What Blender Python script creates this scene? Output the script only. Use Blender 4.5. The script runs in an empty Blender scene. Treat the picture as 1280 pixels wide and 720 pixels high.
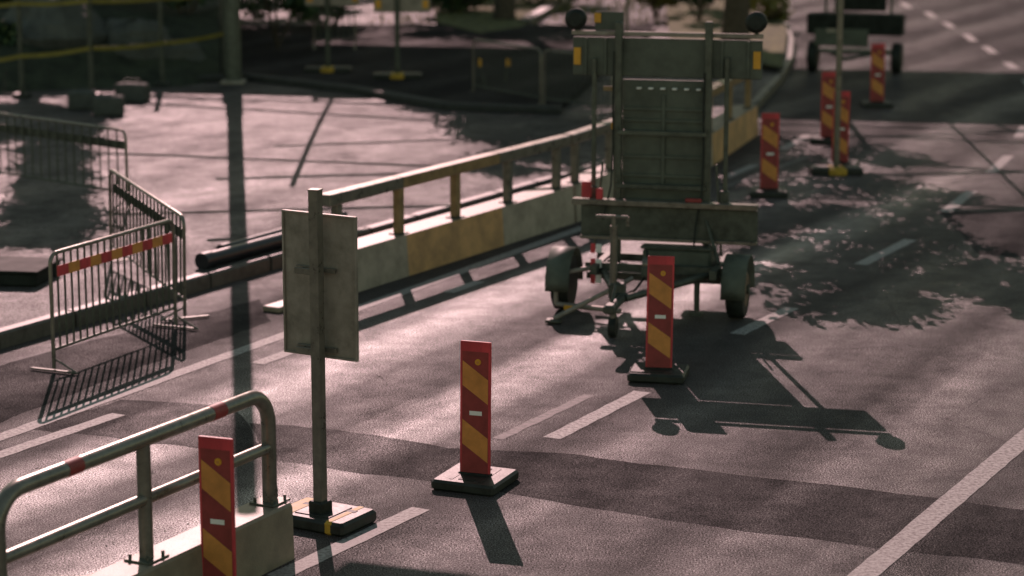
import bpy, math, random
from mathutils import Vector, Matrix
random.seed(7)
R = math.radians
scene = bpy.context.scene
COL = scene.collection

# ------------------------------------------------------------------ camera model (used to survey the site)
F_PX, H_CAM, YH = 2900.0, 5.0, -220.0
TILT = math.atan((360 - YH) / F_PX)
_c, _s = math.cos(TILT), math.sin(TILT)

def P(px, py, z=0.0):
    x = (px - 640) / F_PX; y = (360 - py) / F_PX
    d = (x, _c + y * _s, -_s + y * _c)
    k = (H_CAM - z) / -d[2]
    return Vector((d[0] * k, d[1] * k, z))

SHX, SLOPE = 0.121, 0.58            # sun: shadow runs (+.13, -1) per metre, height falls .57 per metre
def up(p, z):                       # the point at height z whose shadow falls on ground point p
    return Vector((p.x - SHX * z / SLOPE, p.y + z / SLOPE, z))

# ------------------------------------------------------------------ materials
def nodes(name):
    m = bpy.data.materials.new(name); m.use_nodes = True
    nt = m.node_tree; b = nt.nodes['Principled BSDF']
    return m, nt, b

def N(nt, t, **kw):
    n = nt.nodes.new(t)
    for k, v in kw.items():
        if k.startswith('i_'):
            n.inputs[k[2:].replace('_', ' ')].default_value = v
        else:
            setattr(n, k, v)
    return n

def mat(name, col, rough=0.6, metal=0.0, var=0.25, scale=6.0, dirt=None, bump=0.0, bscale=60.0, spec=0.5, rvar=0.1, stretch=None):
    m, nt, b = nodes(name)
    L = nt.links
    tc = N(nt, 'ShaderNodeTexCoord')
    mp = N(nt, 'ShaderNodeMapping')
    if stretch: mp.inputs['Scale'].default_value = stretch
    L.new(tc.outputs['Object'], mp.inputs['Vector'])
    n1 = N(nt, 'ShaderNodeTexNoise'); n1.inputs['Scale'].default_value = scale
    n1.inputs['Detail'].default_value = 7; n1.inputs['Roughness'].default_value = 0.65
    L.new(mp.outputs[0], n1.inputs['Vector'])
    cr = N(nt, 'ShaderNodeValToRGB')
    lo = [c * (1 - var) for c in col]; hi = [min(1, c * (1 + var)) for c in col]
    if dirt: lo = list(dirt)
    cr.color_ramp.elements[0].position = 0.33; cr.color_ramp.elements[0].color = (*lo, 1)
    cr.color_ramp.elements[1].position = 0.62; cr.color_ramp.elements[1].color = (*hi, 1)
    L.new(n1.outputs['Fac'], cr.inputs['Fac'])
    L.new(cr.outputs['Color'], b.inputs['Base Color'])
    mr = N(nt, 'ShaderNodeMapRange'); mr.inputs['To Min'].default_value = max(0, rough - rvar); mr.inputs['To Max'].default_value = min(1, rough + rvar)
    L.new(n1.outputs['Fac'], mr.inputs['Value']); L.new(mr.outputs[0], b.inputs['Roughness'])
    b.inputs['Metallic'].default_value = metal
    b.inputs['Specular IOR Level'].default_value = spec
    if bump:
        n2 = N(nt, 'ShaderNodeTexNoise'); n2.inputs['Scale'].default_value = bscale; n2.inputs['Detail'].default_value = 4
        L.new(tc.outputs['Object'], n2.inputs['Vector'])
        bp = N(nt, 'ShaderNodeBump'); bp.inputs['Strength'].default_value = 0.6; bp.inputs['Distance'].default_value = bump
        L.new(n2.outputs['Fac'], bp.inputs['Height']); L.new(bp.outputs[0], b.inputs['Normal'])
    return m

TRACKS = ((-11.15, .62, 2.1), (-9.4, .48, 2.2), (-7.6, .4, .5), (-5.8, .42, .75), (-4.1, .5, .25))   # polished wheel tracks: metres across the road, half width, strength
def asphalt(name, lo, hi, r0, r1, ang=27.0, glint=1.0, spec=0.5, phase=0.0, tk=.3, tracks=True):
    m, nt, b = nodes(name); L = nt.links
    tc = N(nt, 'ShaderNodeTexCoord')
    rot = N(nt, 'ShaderNodeMapping'); rot.inputs['Rotation'].default_value = (0, 0, R(ang))
    L.new(tc.outputs['Object'], rot.inputs['Vector'])
    mp = N(nt, 'ShaderNodeMapping'); mp.inputs['Scale'].default_value = (1.0, 0.2, 1)
    L.new(rot.outputs[0], mp.inputs['Vector'])
    def noise(src, sc, det=6, ro=.6):
        n = N(nt, 'ShaderNodeTexNoise'); n.inputs['Scale'].default_value = sc
        n.inputs['Detail'].default_value = det; n.inputs['Roughness'].default_value = ro
        L.new(src, n.inputs['Vector']); return n.outputs['Fac']
    big = noise(mp.outputs[0], 0.9, 8, .62)
    mid = noise(tc.outputs['Object'], 2.6, 8, .7)
    fine = noise(tc.outputs['Object'], 80, 3, .7)
    streak_m = N(nt, 'ShaderNodeMapping'); streak_m.inputs['Scale'].default_value = (1, .06, 1)
    L.new(rot.outputs[0], streak_m.inputs['Vector'])
    streak = noise(streak_m.outputs[0], 7, 5, .6)
    def math_(op, a, bb, c=None):
        n = N(nt, 'ShaderNodeMath', operation=op)
        for i, v in enumerate((a, bb, c)):
            if v is None: continue
            if isinstance(v, (int, float)): n.inputs[i].default_value = v
            else: L.new(v, n.inputs[i])
        return n.outputs[0]
    s = math_('MULTIPLY_ADD', big, .5, math_('MULTIPLY_ADD', mid, .25, math_('MULTIPLY', streak, .25)))
    cs = math_('MULTIPLY_ADD', fine, .55, math_('MULTIPLY', s, .45))
    cr = N(nt, 'ShaderNodeValToRGB')
    cr.color_ramp.elements[0].position = .38; cr.color_ramp.elements[0].color = (*lo, 1)
    cr.color_ramp.elements[1].position = .64; cr.color_ramp.elements[1].color = (*hi, 1)
    L.new(cs, cr.inputs['Fac'])
    # pale specks of stone chippings and dark tar spots
    vo = N(nt, 'ShaderNodeTexVoronoi'); vo.inputs['Scale'].default_value = 9.0
    L.new(tc.outputs['Object'], vo.inputs['Vector'])
    spot = N(nt, 'ShaderNodeMapRange'); spot.inputs['From Min'].default_value = .088; spot.inputs['From Max'].default_value = .10
    L.new(vo.outputs['Distance'], spot.inputs['Value'])
    gate = N(nt, 'ShaderNodeMapRange'); gate.inputs['From Min'].default_value = .60; gate.inputs['From Max'].default_value = .66
    L.new(mid, gate.inputs['Value'])
    inv = math_('SUBTRACT', 1.0, spot.outputs[0])
    sp = math_('MULTIPLY', inv, gate.outputs[0])
    mx = N(nt, 'ShaderNodeMix', data_type='RGBA'); mx.inputs['B'].default_value = (lo[0]*.35, lo[1]*.35, lo[2]*.35, 1)
    L.new(cr.outputs['Color'], mx.inputs['A']); L.new(sp, mx.inputs['Factor'])
    # fine cracks
    vc = N(nt, 'ShaderNodeTexVoronoi', feature='DISTANCE_TO_EDGE'); vc.inputs['Scale'].default_value = .45
    wv = N(nt, 'ShaderNodeMix', data_type='VECTOR'); wv.inputs['Factor'].default_value = .12
    nz = N(nt, 'ShaderNodeTexNoise'); nz.inputs['Scale'].default_value = 2.0; nz.inputs['Detail'].default_value = 6
    L.new(tc.outputs['Object'], nz.inputs['Vector']); L.new(tc.outputs['Object'], wv.inputs['A']); L.new(nz.outputs['Color'], wv.inputs['B'])
    L.new(wv.outputs['Result'], vc.inputs['Vector'])
    ck = N(nt, 'ShaderNodeMapRange'); ck.inputs['From Min'].default_value = .0; ck.inputs['From Max'].default_value = .006; ck.inputs['To Min'].default_value = .55; ck.inputs['To Max'].default_value = 0
    L.new(vc.outputs['Distance'], ck.inputs['Value'])
    ckg = math_('MULTIPLY', ck.outputs[0], math_('GREATER_THAN', big, .5))
    mx2 = N(nt, 'ShaderNodeMix', data_type='RGBA'); mx2.inputs['B'].default_value = (lo[0]*.3, lo[1]*.3, lo[2]*.3, 1)
    L.new(mx.outputs['Result'], mx2.inputs['A']); L.new(ckg, mx2.inputs['Factor'])
    df = N(nt, 'ShaderNodeBsdfDiffuse'); gl = N(nt, 'ShaderNodeBsdfGlossy'); ms = N(nt, 'ShaderNodeMixShader')
    df.inputs['Roughness'].default_value = 1.0
    L.new(mx2.outputs['Result'], df.inputs['Color']); gl.inputs['Color'].default_value = (1, 1, 1, 1)
    # polished wheel tracks run along the lane; single chippings catch the light
    wvt = N(nt, 'ShaderNodeTexWave', wave_type='BANDS', bands_direction='X'); wvt.inputs['Scale'].default_value = .17; wvt.inputs['Distortion'].default_value = 5.0
    wvt.inputs['Detail'].default_value = 4; wvt.inputs['Detail Scale'].default_value = 1.2; wvt.inputs['Phase Offset'].default_value = phase
    L.new(mp.outputs[0], wvt.inputs['Vector'])
    def mr_(v, a, b_, c, d):
        n = N(nt, 'ShaderNodeMapRange', clamp=True)
        for k_, q_ in zip(('From Min', 'From Max', 'To Min', 'To Max'), (a, b_, c, d)): n.inputs[k_].default_value = q_
        L.new(v, n.inputs['Value']); return n.outputs[0]
    grain = mr_(fine, .44, .68, .15, 2.9)
    blot = mr_(mid, .36, .64, .7, 1.35)
    trk = math_('MULTIPLY', mr_(wvt.outputs['Fac'], .2, .95, 1 - tk, 1 + tk), mr_(big, .36, .64, .72, 1.3))
    sx = N(nt, 'ShaderNodeSeparateXYZ'); L.new(rot.outputs[0], sx.inputs[0])
    ux = math_('MULTIPLY_ADD', big, .5, sx.outputs[0])
    tm = None
    for u0, w_, a_ in TRACKS:
        g_ = mr_(math_('ABSOLUTE', math_('SUBTRACT', ux, u0 + .25), 0), 0, w_, a_, 0)
        tm = g_ if tm is None else math_('ADD', tm, g_)
    if tracks:      # the polish fades out with distance
        trk = math_('MULTIPLY', trk, math_('ADD', math_('MULTIPLY', tm, mr_(sx.outputs[1], 26, 35, 1, .12)), .5))
    fac = math_('MULTIPLY', math_('MULTIPLY', grain, blot), math_('MULTIPLY', trk, spec))
    L.new(fac, ms.inputs[0])
    L.new(df.outputs[0], ms.inputs[1]); L.new(gl.outputs[0], ms.inputs[2])
    L.new(ms.outputs[0], nt.nodes['Material Output'].inputs['Surface'])
    mr = N(nt, 'ShaderNodeMapRange'); mr.inputs['From Min'].default_value = .38; mr.inputs['From Max'].default_value = .62
    mr.inputs['To Min'].default_value = r1; mr.inputs['To Max'].default_value = r0
    L.new(s, mr.inputs['Value']); L.new(mr.outputs[0], gl.inputs['Roughness'])
    bsum = math_('MULTIPLY_ADD', fine, 1.0, math_('MULTIPLY', noise(tc.outputs['Object'], 160, 2, .5), .6))
    bp = N(nt, 'ShaderNodeBump'); bp.inputs['Strength'].default_value = .8 * glint; bp.inputs['Distance'].default_value = .008
    L.new(bsum, bp.inputs['Height']); L.new(bp.outputs[0], df.inputs['Normal']); L.new(bp.outputs[0], gl.inputs['Normal'])
    return m

M = {}
M['asphalt'] = asphalt('asphalt', (.062,.0515,.0495), (.098,.080,.077), .31, .45, spec=.125, phase=1.0, tk=.28)
M['pavement'] = asphalt('pavement', (.036,.031,.029), (.105,.086,.080), .32, .50, ang=27, tracks=False, spec=.10, tk=.1)
M['patch'] = asphalt('patch', (.034,.0295,.0285), (.056,.047,.046), .40, .56, spec=.05, tk=.3)
M['patch_soft'] = asphalt('patch_soft', (.026,.0235,.023), (.072,.062,.060), .40, .58, spec=.05)
M['kerb_dark'] = mat('dark_kerb_stone', (.045,.045,.04), .8, var=.3, scale=9, bump=.004)
M['paint'] = mat('road_paint', (.42,.40,.38), .7, var=.1, scale=30, dirt=(.12,.105,.10), bump=.003, bscale=70)
M['oldpaint'] = mat('worn_paint', (.12,.11,.105), .7, var=.4, scale=16, dirt=(.06,.053,.052), bump=.003)
M['kerb'] = mat('kerb_stone', (.10,.093,.08), .5, var=.3, scale=9, bump=.004)
M['concrete'] = mat('concrete', (.38,.325,.26), .6, var=.2, scale=3, dirt=(.26,.225,.175), bump=.004, bscale=80)
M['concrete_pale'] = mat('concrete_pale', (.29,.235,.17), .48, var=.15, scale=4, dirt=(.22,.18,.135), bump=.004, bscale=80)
M['concrete_y'] = mat('concrete_yellow_paint', (.62,.36,.16), .68, var=.15, scale=3, dirt=(.42,.25,.12), bump=.003)
M['steel'] = mat('galvanised_steel', (.21,.195,.165), .30, metal=.45, var=.22, scale=9, bump=.001, rvar=.12)
M['steel_dark'] = mat('dark_steel', (.075,.082,.066), .5, metal=.3, var=.4, scale=8)
M['alu'] = mat('aluminium_sheet', (.31,.27,.23), .5, metal=.2, var=.18, scale=5, dirt=(.20,.175,.145), rvar=.1)
M['alu_dark'] = mat('board_back', (.10,.112,.088), .6, metal=.15, var=.25, scale=4, rvar=.1)
M['rail_y'] = mat('yellow_rail_paint', (.29,.19,.09), .38, var=.25, scale=6)
M['red'] = mat('red_film', (.56,.050,.062), .5, var=.3, scale=7, rvar=.15, stretch=(1,1,.35))
M['red_dark'] = mat('dark_red_film', (.29,.042,.040), .55, var=.2, scale=9)
M['yellow'] = mat('yellow_film', (.66,.27,.065), .45, var=.15, scale=8)
M['amber'] = mat('amber_plastic', (.75,.36,.03), .35, var=.1)
M['white'] = mat('white_sticker', (.9,.88,.84), .5, var=.06)
M['rubber'] = mat('rubber', (.022,.026,.022), .6, var=.4, scale=12, bump=.002, spec=.3)
M['rubber_base'] = mat('rubber_base', (.026,.029,.024), .5, var=.4, scale=10, bump=.003, bscale=50, spec=.4)
M['rubber_y'] = mat('yellow_rubber', (.50,.30,.03), .6, var=.3, scale=9)
M['pipe'] = mat('plastic_pipe', (.02,.022,.028), .33, var=.3)
M['bark'] = mat('bark', (.09,.07,.05), .9, var=.4, scale=12, bump=.02, bscale=25)
M['leaf'] = mat('leaf', (.065,.10,.03), .6, var=.45, scale=2.0)
M['leaf_dark'] = mat('leaf_dark', (.022,.055,.022), .6, var=.45, scale=2.0)
M['leaf_y'] = mat('leaf_yellow', (.20,.19,.05), .6, var=.4, scale=1.5)
M['soil'] = mat('soil', (.035,.042,.025), .95, var=.5, scale=3, bump=.03, bscale=12)
M['rock'] = mat('rock', (.085,.09,.08), .85, var=.35, scale=2.5, bump=.03, bscale=8)
M['steel_mid'] = mat('grey_steel', (.10,.108,.085), .5, metal=.3, var=.3, scale=8)
M['black'] = mat('black_paint', (.022,.026,.022), .75, var=.4, scale=5, spec=.2)
M['tape'] = mat('barrier_tape', (.20,.165,.02), .5, var=.2)
M['brown'] = mat('brown_rim', (.16,.11,.07), .5, var=.4, scale=8)
M['copper'] = mat('copper_wire', (.05,.045,.04), .5, metal=.5)

# ------------------------------------------------------------------ mesh builder
class MB:
    def __init__(s, origin=(0, 0, 0)):
        s.v = []; s.f = []; s.m = []; s.mats = []; s.sm = []; s.o = Vector(origin)
    def _mi(s, m):
        if m not in s.mats: s.mats.append(m)
        return s.mats.index(m)
    def add(s, vs, fs, m, smooth=False):
        k = len(s.v); s.v += [Vector(a) - s.o for a in vs]; i = s._mi(m)
        for f in fs: s.f.append([k + a for a in f]); s.m.append(i); s.sm.append(smooth)
    def box(s, c, size, m, rz=0, ch=0.0, mx=None):
        x, y, z = [a / 2 for a in size]; ch = min(ch, x * .45, y * .45, z * .45)
        T = Matrix.Translation(Vector(c)) @ Matrix.Rotation(rz, 4, 'Z')
        if mx is not None: T = T @ mx
        if ch <= 0:
            vs = [T @ Vector((a * x, b * y, e * z)) for e in (-1, 1) for b in (-1, 1) for a in (-1, 1)]
            s.add(vs, [(0, 2, 3, 1), (4, 5, 7, 6), (0, 1, 5, 4), (2, 6, 7, 3), (0, 4, 6, 2), (1, 3, 7, 5)], m); return
        rings = []
        def ring(hx, hy, zz, cc):
            return [(hx - cc, -hy, zz), (hx, -hy + cc, zz), (hx, hy - cc, zz), (hx - cc, hy, zz), (-hx + cc, hy, zz), (-hx, hy - cc, zz), (-hx, -hy + cc, zz), (-hx + cc, -hy, zz)]
        rr = [ring(x - ch, y - ch, -z, ch * .6), ring(x, y, -z + ch, ch), ring(x, y, z - ch, ch), ring(x - ch, y - ch, z, ch * .6)]
        vs = [T @ Vector(q) for r in rr for q in r]
        fs = [tuple(reversed(range(8))), tuple(range(24, 32))]
        for k in range(3):
            for i in range(8): j = (i + 1) % 8; fs.append((k * 8 + i, k * 8 + j, k * 8 + 8 + j, k * 8 + 8 + i))
        s.add(vs, fs, m)
    def tube(s, pts, r, m, n=10, cap=True, sx=1.0):
        pts = [Vector(p) for p in pts]; rs = r if isinstance(r, (list, tuple)) else [r] * len(pts)
        rings = []; prev = None
        for i, p in enumerate(pts):
            if i == 0: d = pts[1] - p
            elif i == len(pts) - 1: d = p - pts[i - 1]
            else: d = (pts[i + 1] - p).normalized() + (p - pts[i - 1]).normalized()
            d.normalize()
            if prev is None:
                a = Vector((0, 0, 1)) if abs(d.z) < .9 else Vector((1, 0, 0))
                u = d.cross(a).normalized()
            else:
                u = (prev - d * prev.dot(d)).normalized()
            prev = u; w = d.cross(u)
            rings.append([p + (u * math.cos(2 * math.pi * k / n) * sx + w * math.sin(2 * math.pi * k / n)) * rs[i] for k in range(n)])
        vs = [q for r_ in rings for q in r_]; fs = []
        for i in range(len(pts) - 1):
            for k in range(n):
                j = (k + 1) % n; fs.append((i * n + k, i * n + j, (i + 1) * n + j, (i + 1) * n + k))
        s.add(vs, fs, m, smooth=n > 6)
        if cap:
            L = (len(pts) - 1) * n
            s.add([q for q in rings[0]], [tuple(reversed(range(n)))], m)
            s.add([q for q in rings[-1]], [tuple(range(n))], m)
    def disc(s, c, axis, r, th, m, n=24, inner=0):
        a = Vector(axis).normalized(); s.tube([Vector(c) - a * th / 2, Vector(c) + a * th / 2], r, m, n=n)
    def prism(s, poly, ax0, ax1, nrm, org, th, m):     # polygon in plane (ax0, ax1), extruded by th along nrm
        o = Vector(org); a = Vector(ax0); b = Vector(ax1); c = Vector(nrm)
        n = len(poly)
        vs = [o + a * p[0] + b * p[1] for p in poly] + [o + a * p[0] + b * p[1] + c * th for p in poly]
        s.add(vs, [tuple(reversed(range(n))), tuple(range(n, 2 * n))] + [(i, (i + 1) % n, n + (i + 1) % n, n + i) for i in range(n)], m)
    def build(s, name, parent=None):
        me = bpy.data.meshes.new(name); me.from_pydata([tuple(v) for v in s.v], [], s.f)
        for m in s.mats: me.materials.append(m)
        me.polygons.foreach_set('material_index', s.m); me.polygons.foreach_set('use_smooth', s.sm)
        me.update()
        o = bpy.data.objects.new(name, me); COL.objects.link(o)
        if parent: o.parent = parent
        else: o.location = s.o
        return o

def tag(o, label=None, cat=None, group=None, kind=None):
    if label: o['label'] = label
    if cat: o['category'] = cat
    if group: o['group'] = group
    if kind: o['kind'] = kind
    return o
def thing(name, label, cat, loc=(0, 0, 0), rz=0, group=None):
    o = bpy.data.objects.new(name, None); COL.objects.link(o); o.empty_display_size = .2
    o.location = loc; o.rotation_euler = (0, 0, rz)
    return tag(o, label, cat, group)
def copy_tree(o, parent=None):
    c = o.copy(); COL.objects.link(c); c.parent = parent
    for ch in list(o.children): copy_tree(ch, c)
    return c
def struct(name, mb): return tag(mb.build(name), kind='structure')

# ------------------------------------------------------------------ ground, road, kerbs
mb = MB(); mb.add([(-400,-200,0),(400,-200,0),(400,700,0),(-400,700,0)], [(0,1,2,3)], M['asphalt']); struct('road', mb)

def along(p, ang, s, off=0):      # point s metres along heading ang (deg right of +Y), off metres to the right
    a = R(ang); return Vector((p[0] + math.sin(a) * s + math.cos(a) * off, p[1] + math.cos(a) * s - math.sin(a) * off, 0))

# raised pavement on the left, its kerb runs parallel to the road then bends
KERB = [along((-4.97, 21.95), 28.6, -14), Vector((-4.97, 21.95, 0)), Vector((-2.75, 26.0, 0)), Vector((.9, 32.6, 0)), Vector((3.1, 37.0, 0)), Vector((4.4, 41.2, 0)), Vector((5.35, 45.6, 0)), Vector((6.0, 49.5, 0)), Vector((6.5, 53.5, 0)), Vector((6.9, 58, 0)), Vector((7.3, 64, 0)), Vector((7.3, 72, 0)), Vector((6.4, 82, 0))]
KH = .16
def offset_line(pts, d):
    out = []
    for i, p in enumerate(pts):
        t = (pts[min(i + 1, len(pts) - 1)] - pts[max(i - 1, 0)]).normalized()
        out.append(p + Vector((t.y, -t.x, 0)) * d)
    return out
inner = offset_line(KERB, -.14)
mb = MB()
for i in range(len(KERB) - 1):
    a, b = inner[i].copy(), inner[i + 1].copy(); a.z = b.z = KH
    mb.add([(-60, a.y, KH), a, b, (-60, b.y, KH)], [(0, 1, 2, 3)], M['pavement'])
struct('pavement', mb)
mb = MB()
for i in range(len(KERB) - 1):
    a, b, c, d = KERB[i], KERB[i + 1], inner[i + 1], inner[i]
    L = (b - a).length; n = max(1, int(L / 1.0))
    for k in range(n):
        t0, t1 = k / n + .004, (k + 1) / n - .004
        q = [a.lerp(b, t0), a.lerp(b, t1), d.lerp(c, t1), d.lerp(c, t0)]
        h = KH + .006
        vs = [Vector((v.x, v.y, 0)) for v in q] + [Vector((v.x, v.y, h)) for v in q]
        nn = (Vector((q[2].x - q[1].x, q[2].y - q[1].y, 0))).normalized() * .02
        vs[4] += nn; vs[5] += nn
        e = [Vector((q[0].x, q[0].y, h - .025)), Vector((q[1].x, q[1].y, h - .025))]
        vs += e
        mb.add(vs, [(4, 5, 6, 7), (0, 1, 9, 8), (8, 9, 5, 4), (1, 2, 6, 5, 9), (3, 0, 8, 4, 7), (2, 3, 7, 6)], M['kerb'])
struct('kerb', mb)

# low dark kerb of an island deeper in the pavement
mb = MB()
isl = [P(180,106,KH), P(310,100,KH), P(445,116,KH), P(560,137,KH), P(700,142,KH)]
for a, b in zip(isl[:-1], isl[1:]):
    d = (b - a); rz = math.atan2(d.y, d.x); mb.box(((a.x+b.x)/2, (a.y+b.y)/2, KH + .06), (d.length + .05, .25, .12), M['kerb_dark'], rz, .02)
struct('island_kerb', mb)
mb = MB(); vs = [Vector((p.x, p.y + .12, KH + .11)) for p in isl] + [Vector((3.5, 56, KH + .11)), Vector((-16, 56, KH + .11))]
mb.add(vs, [tuple(range(len(vs)))], M['patch']); struct('island_path', mb)
# kerb running away at the top
mb = MB(); a, b = P(655, 34, KH), P(722, -6, KH); d = b - a
mb.box(((a.x+b.x)/2, (a.y+b.y)/2, KH + .09), (d.length, .3, .18), M['kerb'], math.atan2(d.y, d.x), .02); struct('verge_kerb', mb)

M['verge'] = mat('verge', (.15,.145,.055), .95, var=.5, scale=4, dirt=(.035,.045,.02), bump=.04, bscale=14)
mb = MB()
for pl in ([P(545,34,KH), P(600,48,KH), P(652,40,KH), P(716,-4,KH), P(735,-60,KH), P(500,-60,KH), P(540,0,KH)], [P(838,62,KH), P(900,78,KH), P(978,92,KH), P(984,45,KH), P(966,0,KH), P(950,-50,KH), P(826,-50,KH)]):
    mb.add([Vector((p.x, p.y, KH + .125)) for p in pl], [tuple(range(len(pl)))], M['verge'])
struct('verge', mb)

# markings: sheets
def ribbon(mb, a, b, w, z, m, jag=0.0, seg=1):
    d = (b - a); t = d.normalized(); n = Vector((t.y, -t.x, 0)) * w / 2
    k = max(1, int(d.length / .12)) if jag else seg
    L, Rr = [], []
    for i in range(k + 1):
        p = a + d * i / k
        L.append(p - n + n.normalized() * random.uniform(-jag, jag)); Rr.append(p + n + n.normalized() * random.uniform(-jag, jag))
    vs = [Vector((p.x, p.y, z)) for p in L + Rr]
    mb.add(vs, [(i, k + 1 + i, k + 2 + i, i + 1) for i in range(k)], m)
mb = MB()
rl0, rl1 = P(1079, 720), P(1290, 540)
d = (rl1 - rl0).normalized()
ribbon(mb, rl0 - d * 6, rl1 + d * 4, .19, .004, M['paint'], .004)
struct('edge_line', mb)
mb = MB()
l0, l1 = P(0, 547), P(350, 421); d = (l1 - l0).normalized()
ribbon(mb, l0 - d * 5, l0 + d * 11.5, .16, .004, M['paint'], .006)
struct('inner_edge_line', mb)
mb = MB()
for a, b in (((-120, 610), (148, 518)), ((322, 455), (430, 415)), ((560, 366), (600, 352))):
    ribbon(mb, P(*a), P(*b), .15, .004, M['paint'], .006)
for a, b in (((345, 722), (526, 636)), ((690, 548), (803, 490)), ((921, 418), (990, 385)), ((1076, 331), (1138, 300)), ((1182, 265), (1215, 239)), ((1238, 216), (1261, 195)), ((1273,172),(1281,158)), ((907, 222), (944, 206)), ((978, 187), (1010, 169))):
    ribbon(mb, P(*a), P(*b), .16, .004, M['paint'], .005)
for a, b in (((1212,72),(1210,70)),):
    pass
for a, b in (((1137,10),(1127,3)), ((1168,22),(1158,15)), ((1191,35),(1181,28)), ((1218,52),(1207,43)), ((1243,67),(1231,58)), ((1269,86),(1258,78)), ((1292,110),(1282,100))):
    ribbon(mb, P(*a), P(*b), .2, .004, M['paint'])
ribbon(mb, P(986, 14), P(979, -4), .25, .004, M['paint'])
struct('lane_markings', mb)
mb = MB()
ribbon(mb, P(622, 549), P(737, 494), .10, .0035, M['oldpaint'], .01)
ribbon(mb, P(900, 236), P(1010, 196), .12, .0035, M['oldpaint'], .02)
struct('worn_markings', mb)

# resurfaced trench across the road and smaller patches
def patch_poly(mb, pts, z, m, jag=.05):
    out = []
    for i, a in enumerate(pts):
        b = pts[(i + 1) % len(pts)]; k = max(1, int((b - a).length / .18))
        for j in range(k):
            q = a.lerp(b, j / k); out.append(Vector((q.x + random.uniform(-jag, jag) * .35, q.y + random.uniform(-jag, jag) * .5, z)))
    mb.add(out, [tuple(reversed(range(len(out))))], m)
mb = MB()
patch_poly(mb, [P(312,528), P(420,537), P(560,560), P(700,566), P(830,583), P(960,598), P(1100,614), P(1420,655), P(1420,722), P(1250,702), P(1090,684), P(930,664), P(800,645), P(660,622), P(560,603), P(450,592), P(330,572)], .0015, M['patch'])
patch_poly(mb, [P(150,500), P(290,508), P(312,528), P(330,572), P(240,560), P(120,545), P(40,536)], .0015, M['patch'])
struct('resurfaced_strip', mb)
mb = MB()
patch_poly(mb, [P(-100,490), P(-20,462), P(120,425), P(230,398), P(325,374), P(338,402), P(180,458), P(0,528), P(-100,566)], .0012, M['patch_soft'], .06)  # darker, less glossy strip between kerb and edge line
struct('dull_gutter_strip', mb)
mb = MB()
patch_poly(mb, [P(1175,265), P(1400,262), P(1400,330), P(1225,318)], .0015, M['patch_soft'], .1)
struct('old_patches', mb)

# low dark site box at the left edge
g = Vector((-5.80, 24.75, KH)); t = thing('site_box', 'low dark box at the left edge behind the striped crowd barrier', 'box', g, R(-8))
mb = MB(); mb.box((0, 0, .07), (1.6, .8, .14), M['black'], 0, .02); mb.build('box_body', t)
mb = MB(); mb.box((0, 0, .155), (1.64, .84, .03), M['black'], 0, .008); mb.build('lid', t)

# ------------------------------------------------------------------ delineators
def make_delineator(label, loc, rz, group='striped marker boards along the lane', seed=0):
    t = thing('marker_board', label, 'marker board', loc, rz, group)
    W, Hh, z0 = .245, 1.05, .085
    mb = MB()
    def face(poly, m, sgn, th=.0015):
        pts = [(-W/2 + u * W, z0 + Hh * (1 - v)) for u, v in poly]
        y = .012 if sgn > 0 else -.012
        vs = [Vector((a, y + sgn * th, b)) for a, b in pts]
        n = len(vs); mb.add(vs, [tuple(range(n)) if sgn < 0 else tuple(reversed(range(n)))], m)
    mb.box((0, 0, z0 + Hh/2), (W, .024, Hh), M['red'], 0, .004)
    for sg in (-1, 1):
        face([(.07,.075),(.07,.985),(.93,.985),(.93,.075)], M['red_dark'], sg, .001)
        for a, b in ((.145, .33), (.585, .77)):
            face([(.08, a), (.08, b), (.92, b + .135), (.92, a + .135)], M['yellow'], sg, .002)
    mb.build('panel', t)
    mb = MB()
    mb.disc((W*.09, -.016, z0 + Hh*.85), (0,1,0), .024, .012, M['amber'], 16); mb.disc((W*.09, -.022, z0 + Hh*.85), (0,1,0), .010, .01, M['yellow'], 12)
    mb.build('reflector', t)
    mb = MB(); mb.box((.005, -.0155, z0 + Hh*.465), (.10, .003, .033), M['white']); mb.build('sticker', t)
    mb = MB()
    a, b, h = .54, .52, .085
    mb.box((0, 0, h/2), (b, a, h), M['rubber_base'], 0, .022)
    mb.box((0, 0, h + .004), (.26, .07, .02), M['rubber'], 0, .005)
    for q in (-.16, .16):
        mb.box((0, q, h + .001), (.13, .05, .006), M['rubber'], 0)
    for x in (-.12, .12):
        mb.box((x, 0.0, h+.001), (.03, .4, .004), M['rubber_base'])
    o = mb.build('base_plate', t)
    o.rotation_euler = (0, 0, R(-4))
    return t
dl = [
 ('striped marker board cut off by the bottom edge, before the concrete barrier', P(275,757), -20),
 ('striped marker board with white sticker, alone on the open road in the foreground', P(594,606), -18),
 ('striped marker board standing close in front of the arrow board trailer', P(823,472), -6),
 ('striped marker board to the right behind the trailer, clear of the slim pole', P(961,244), -3),
 ('striped marker board partly hidden right behind the base of the slim pole', P(1049,209), -3),
 ('striped marker board farther back, peeking out left of the slim pole', P(1035,178), -3),
 ('farthest striped marker board, in front of the distant trailer', P(1096,133), 4),
]
proto = None
for i, (lb, loc, rz) in enumerate(dl):
    if proto is None: proto = t = make_delineator(lb, loc, R(rz))
    else: t = copy_tree(proto); t.location = loc; t.rotation_euler = (R(random.uniform(-1.2, 1.2)), R(random.uniform(-.8, .8)), R(rz)); t['label'] = lb
    if i == 4 or i == 5:
        for c in t.children:
            if c.name.startswith('base'): c.rotation_euler = (0, 0, R(80))

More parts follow.
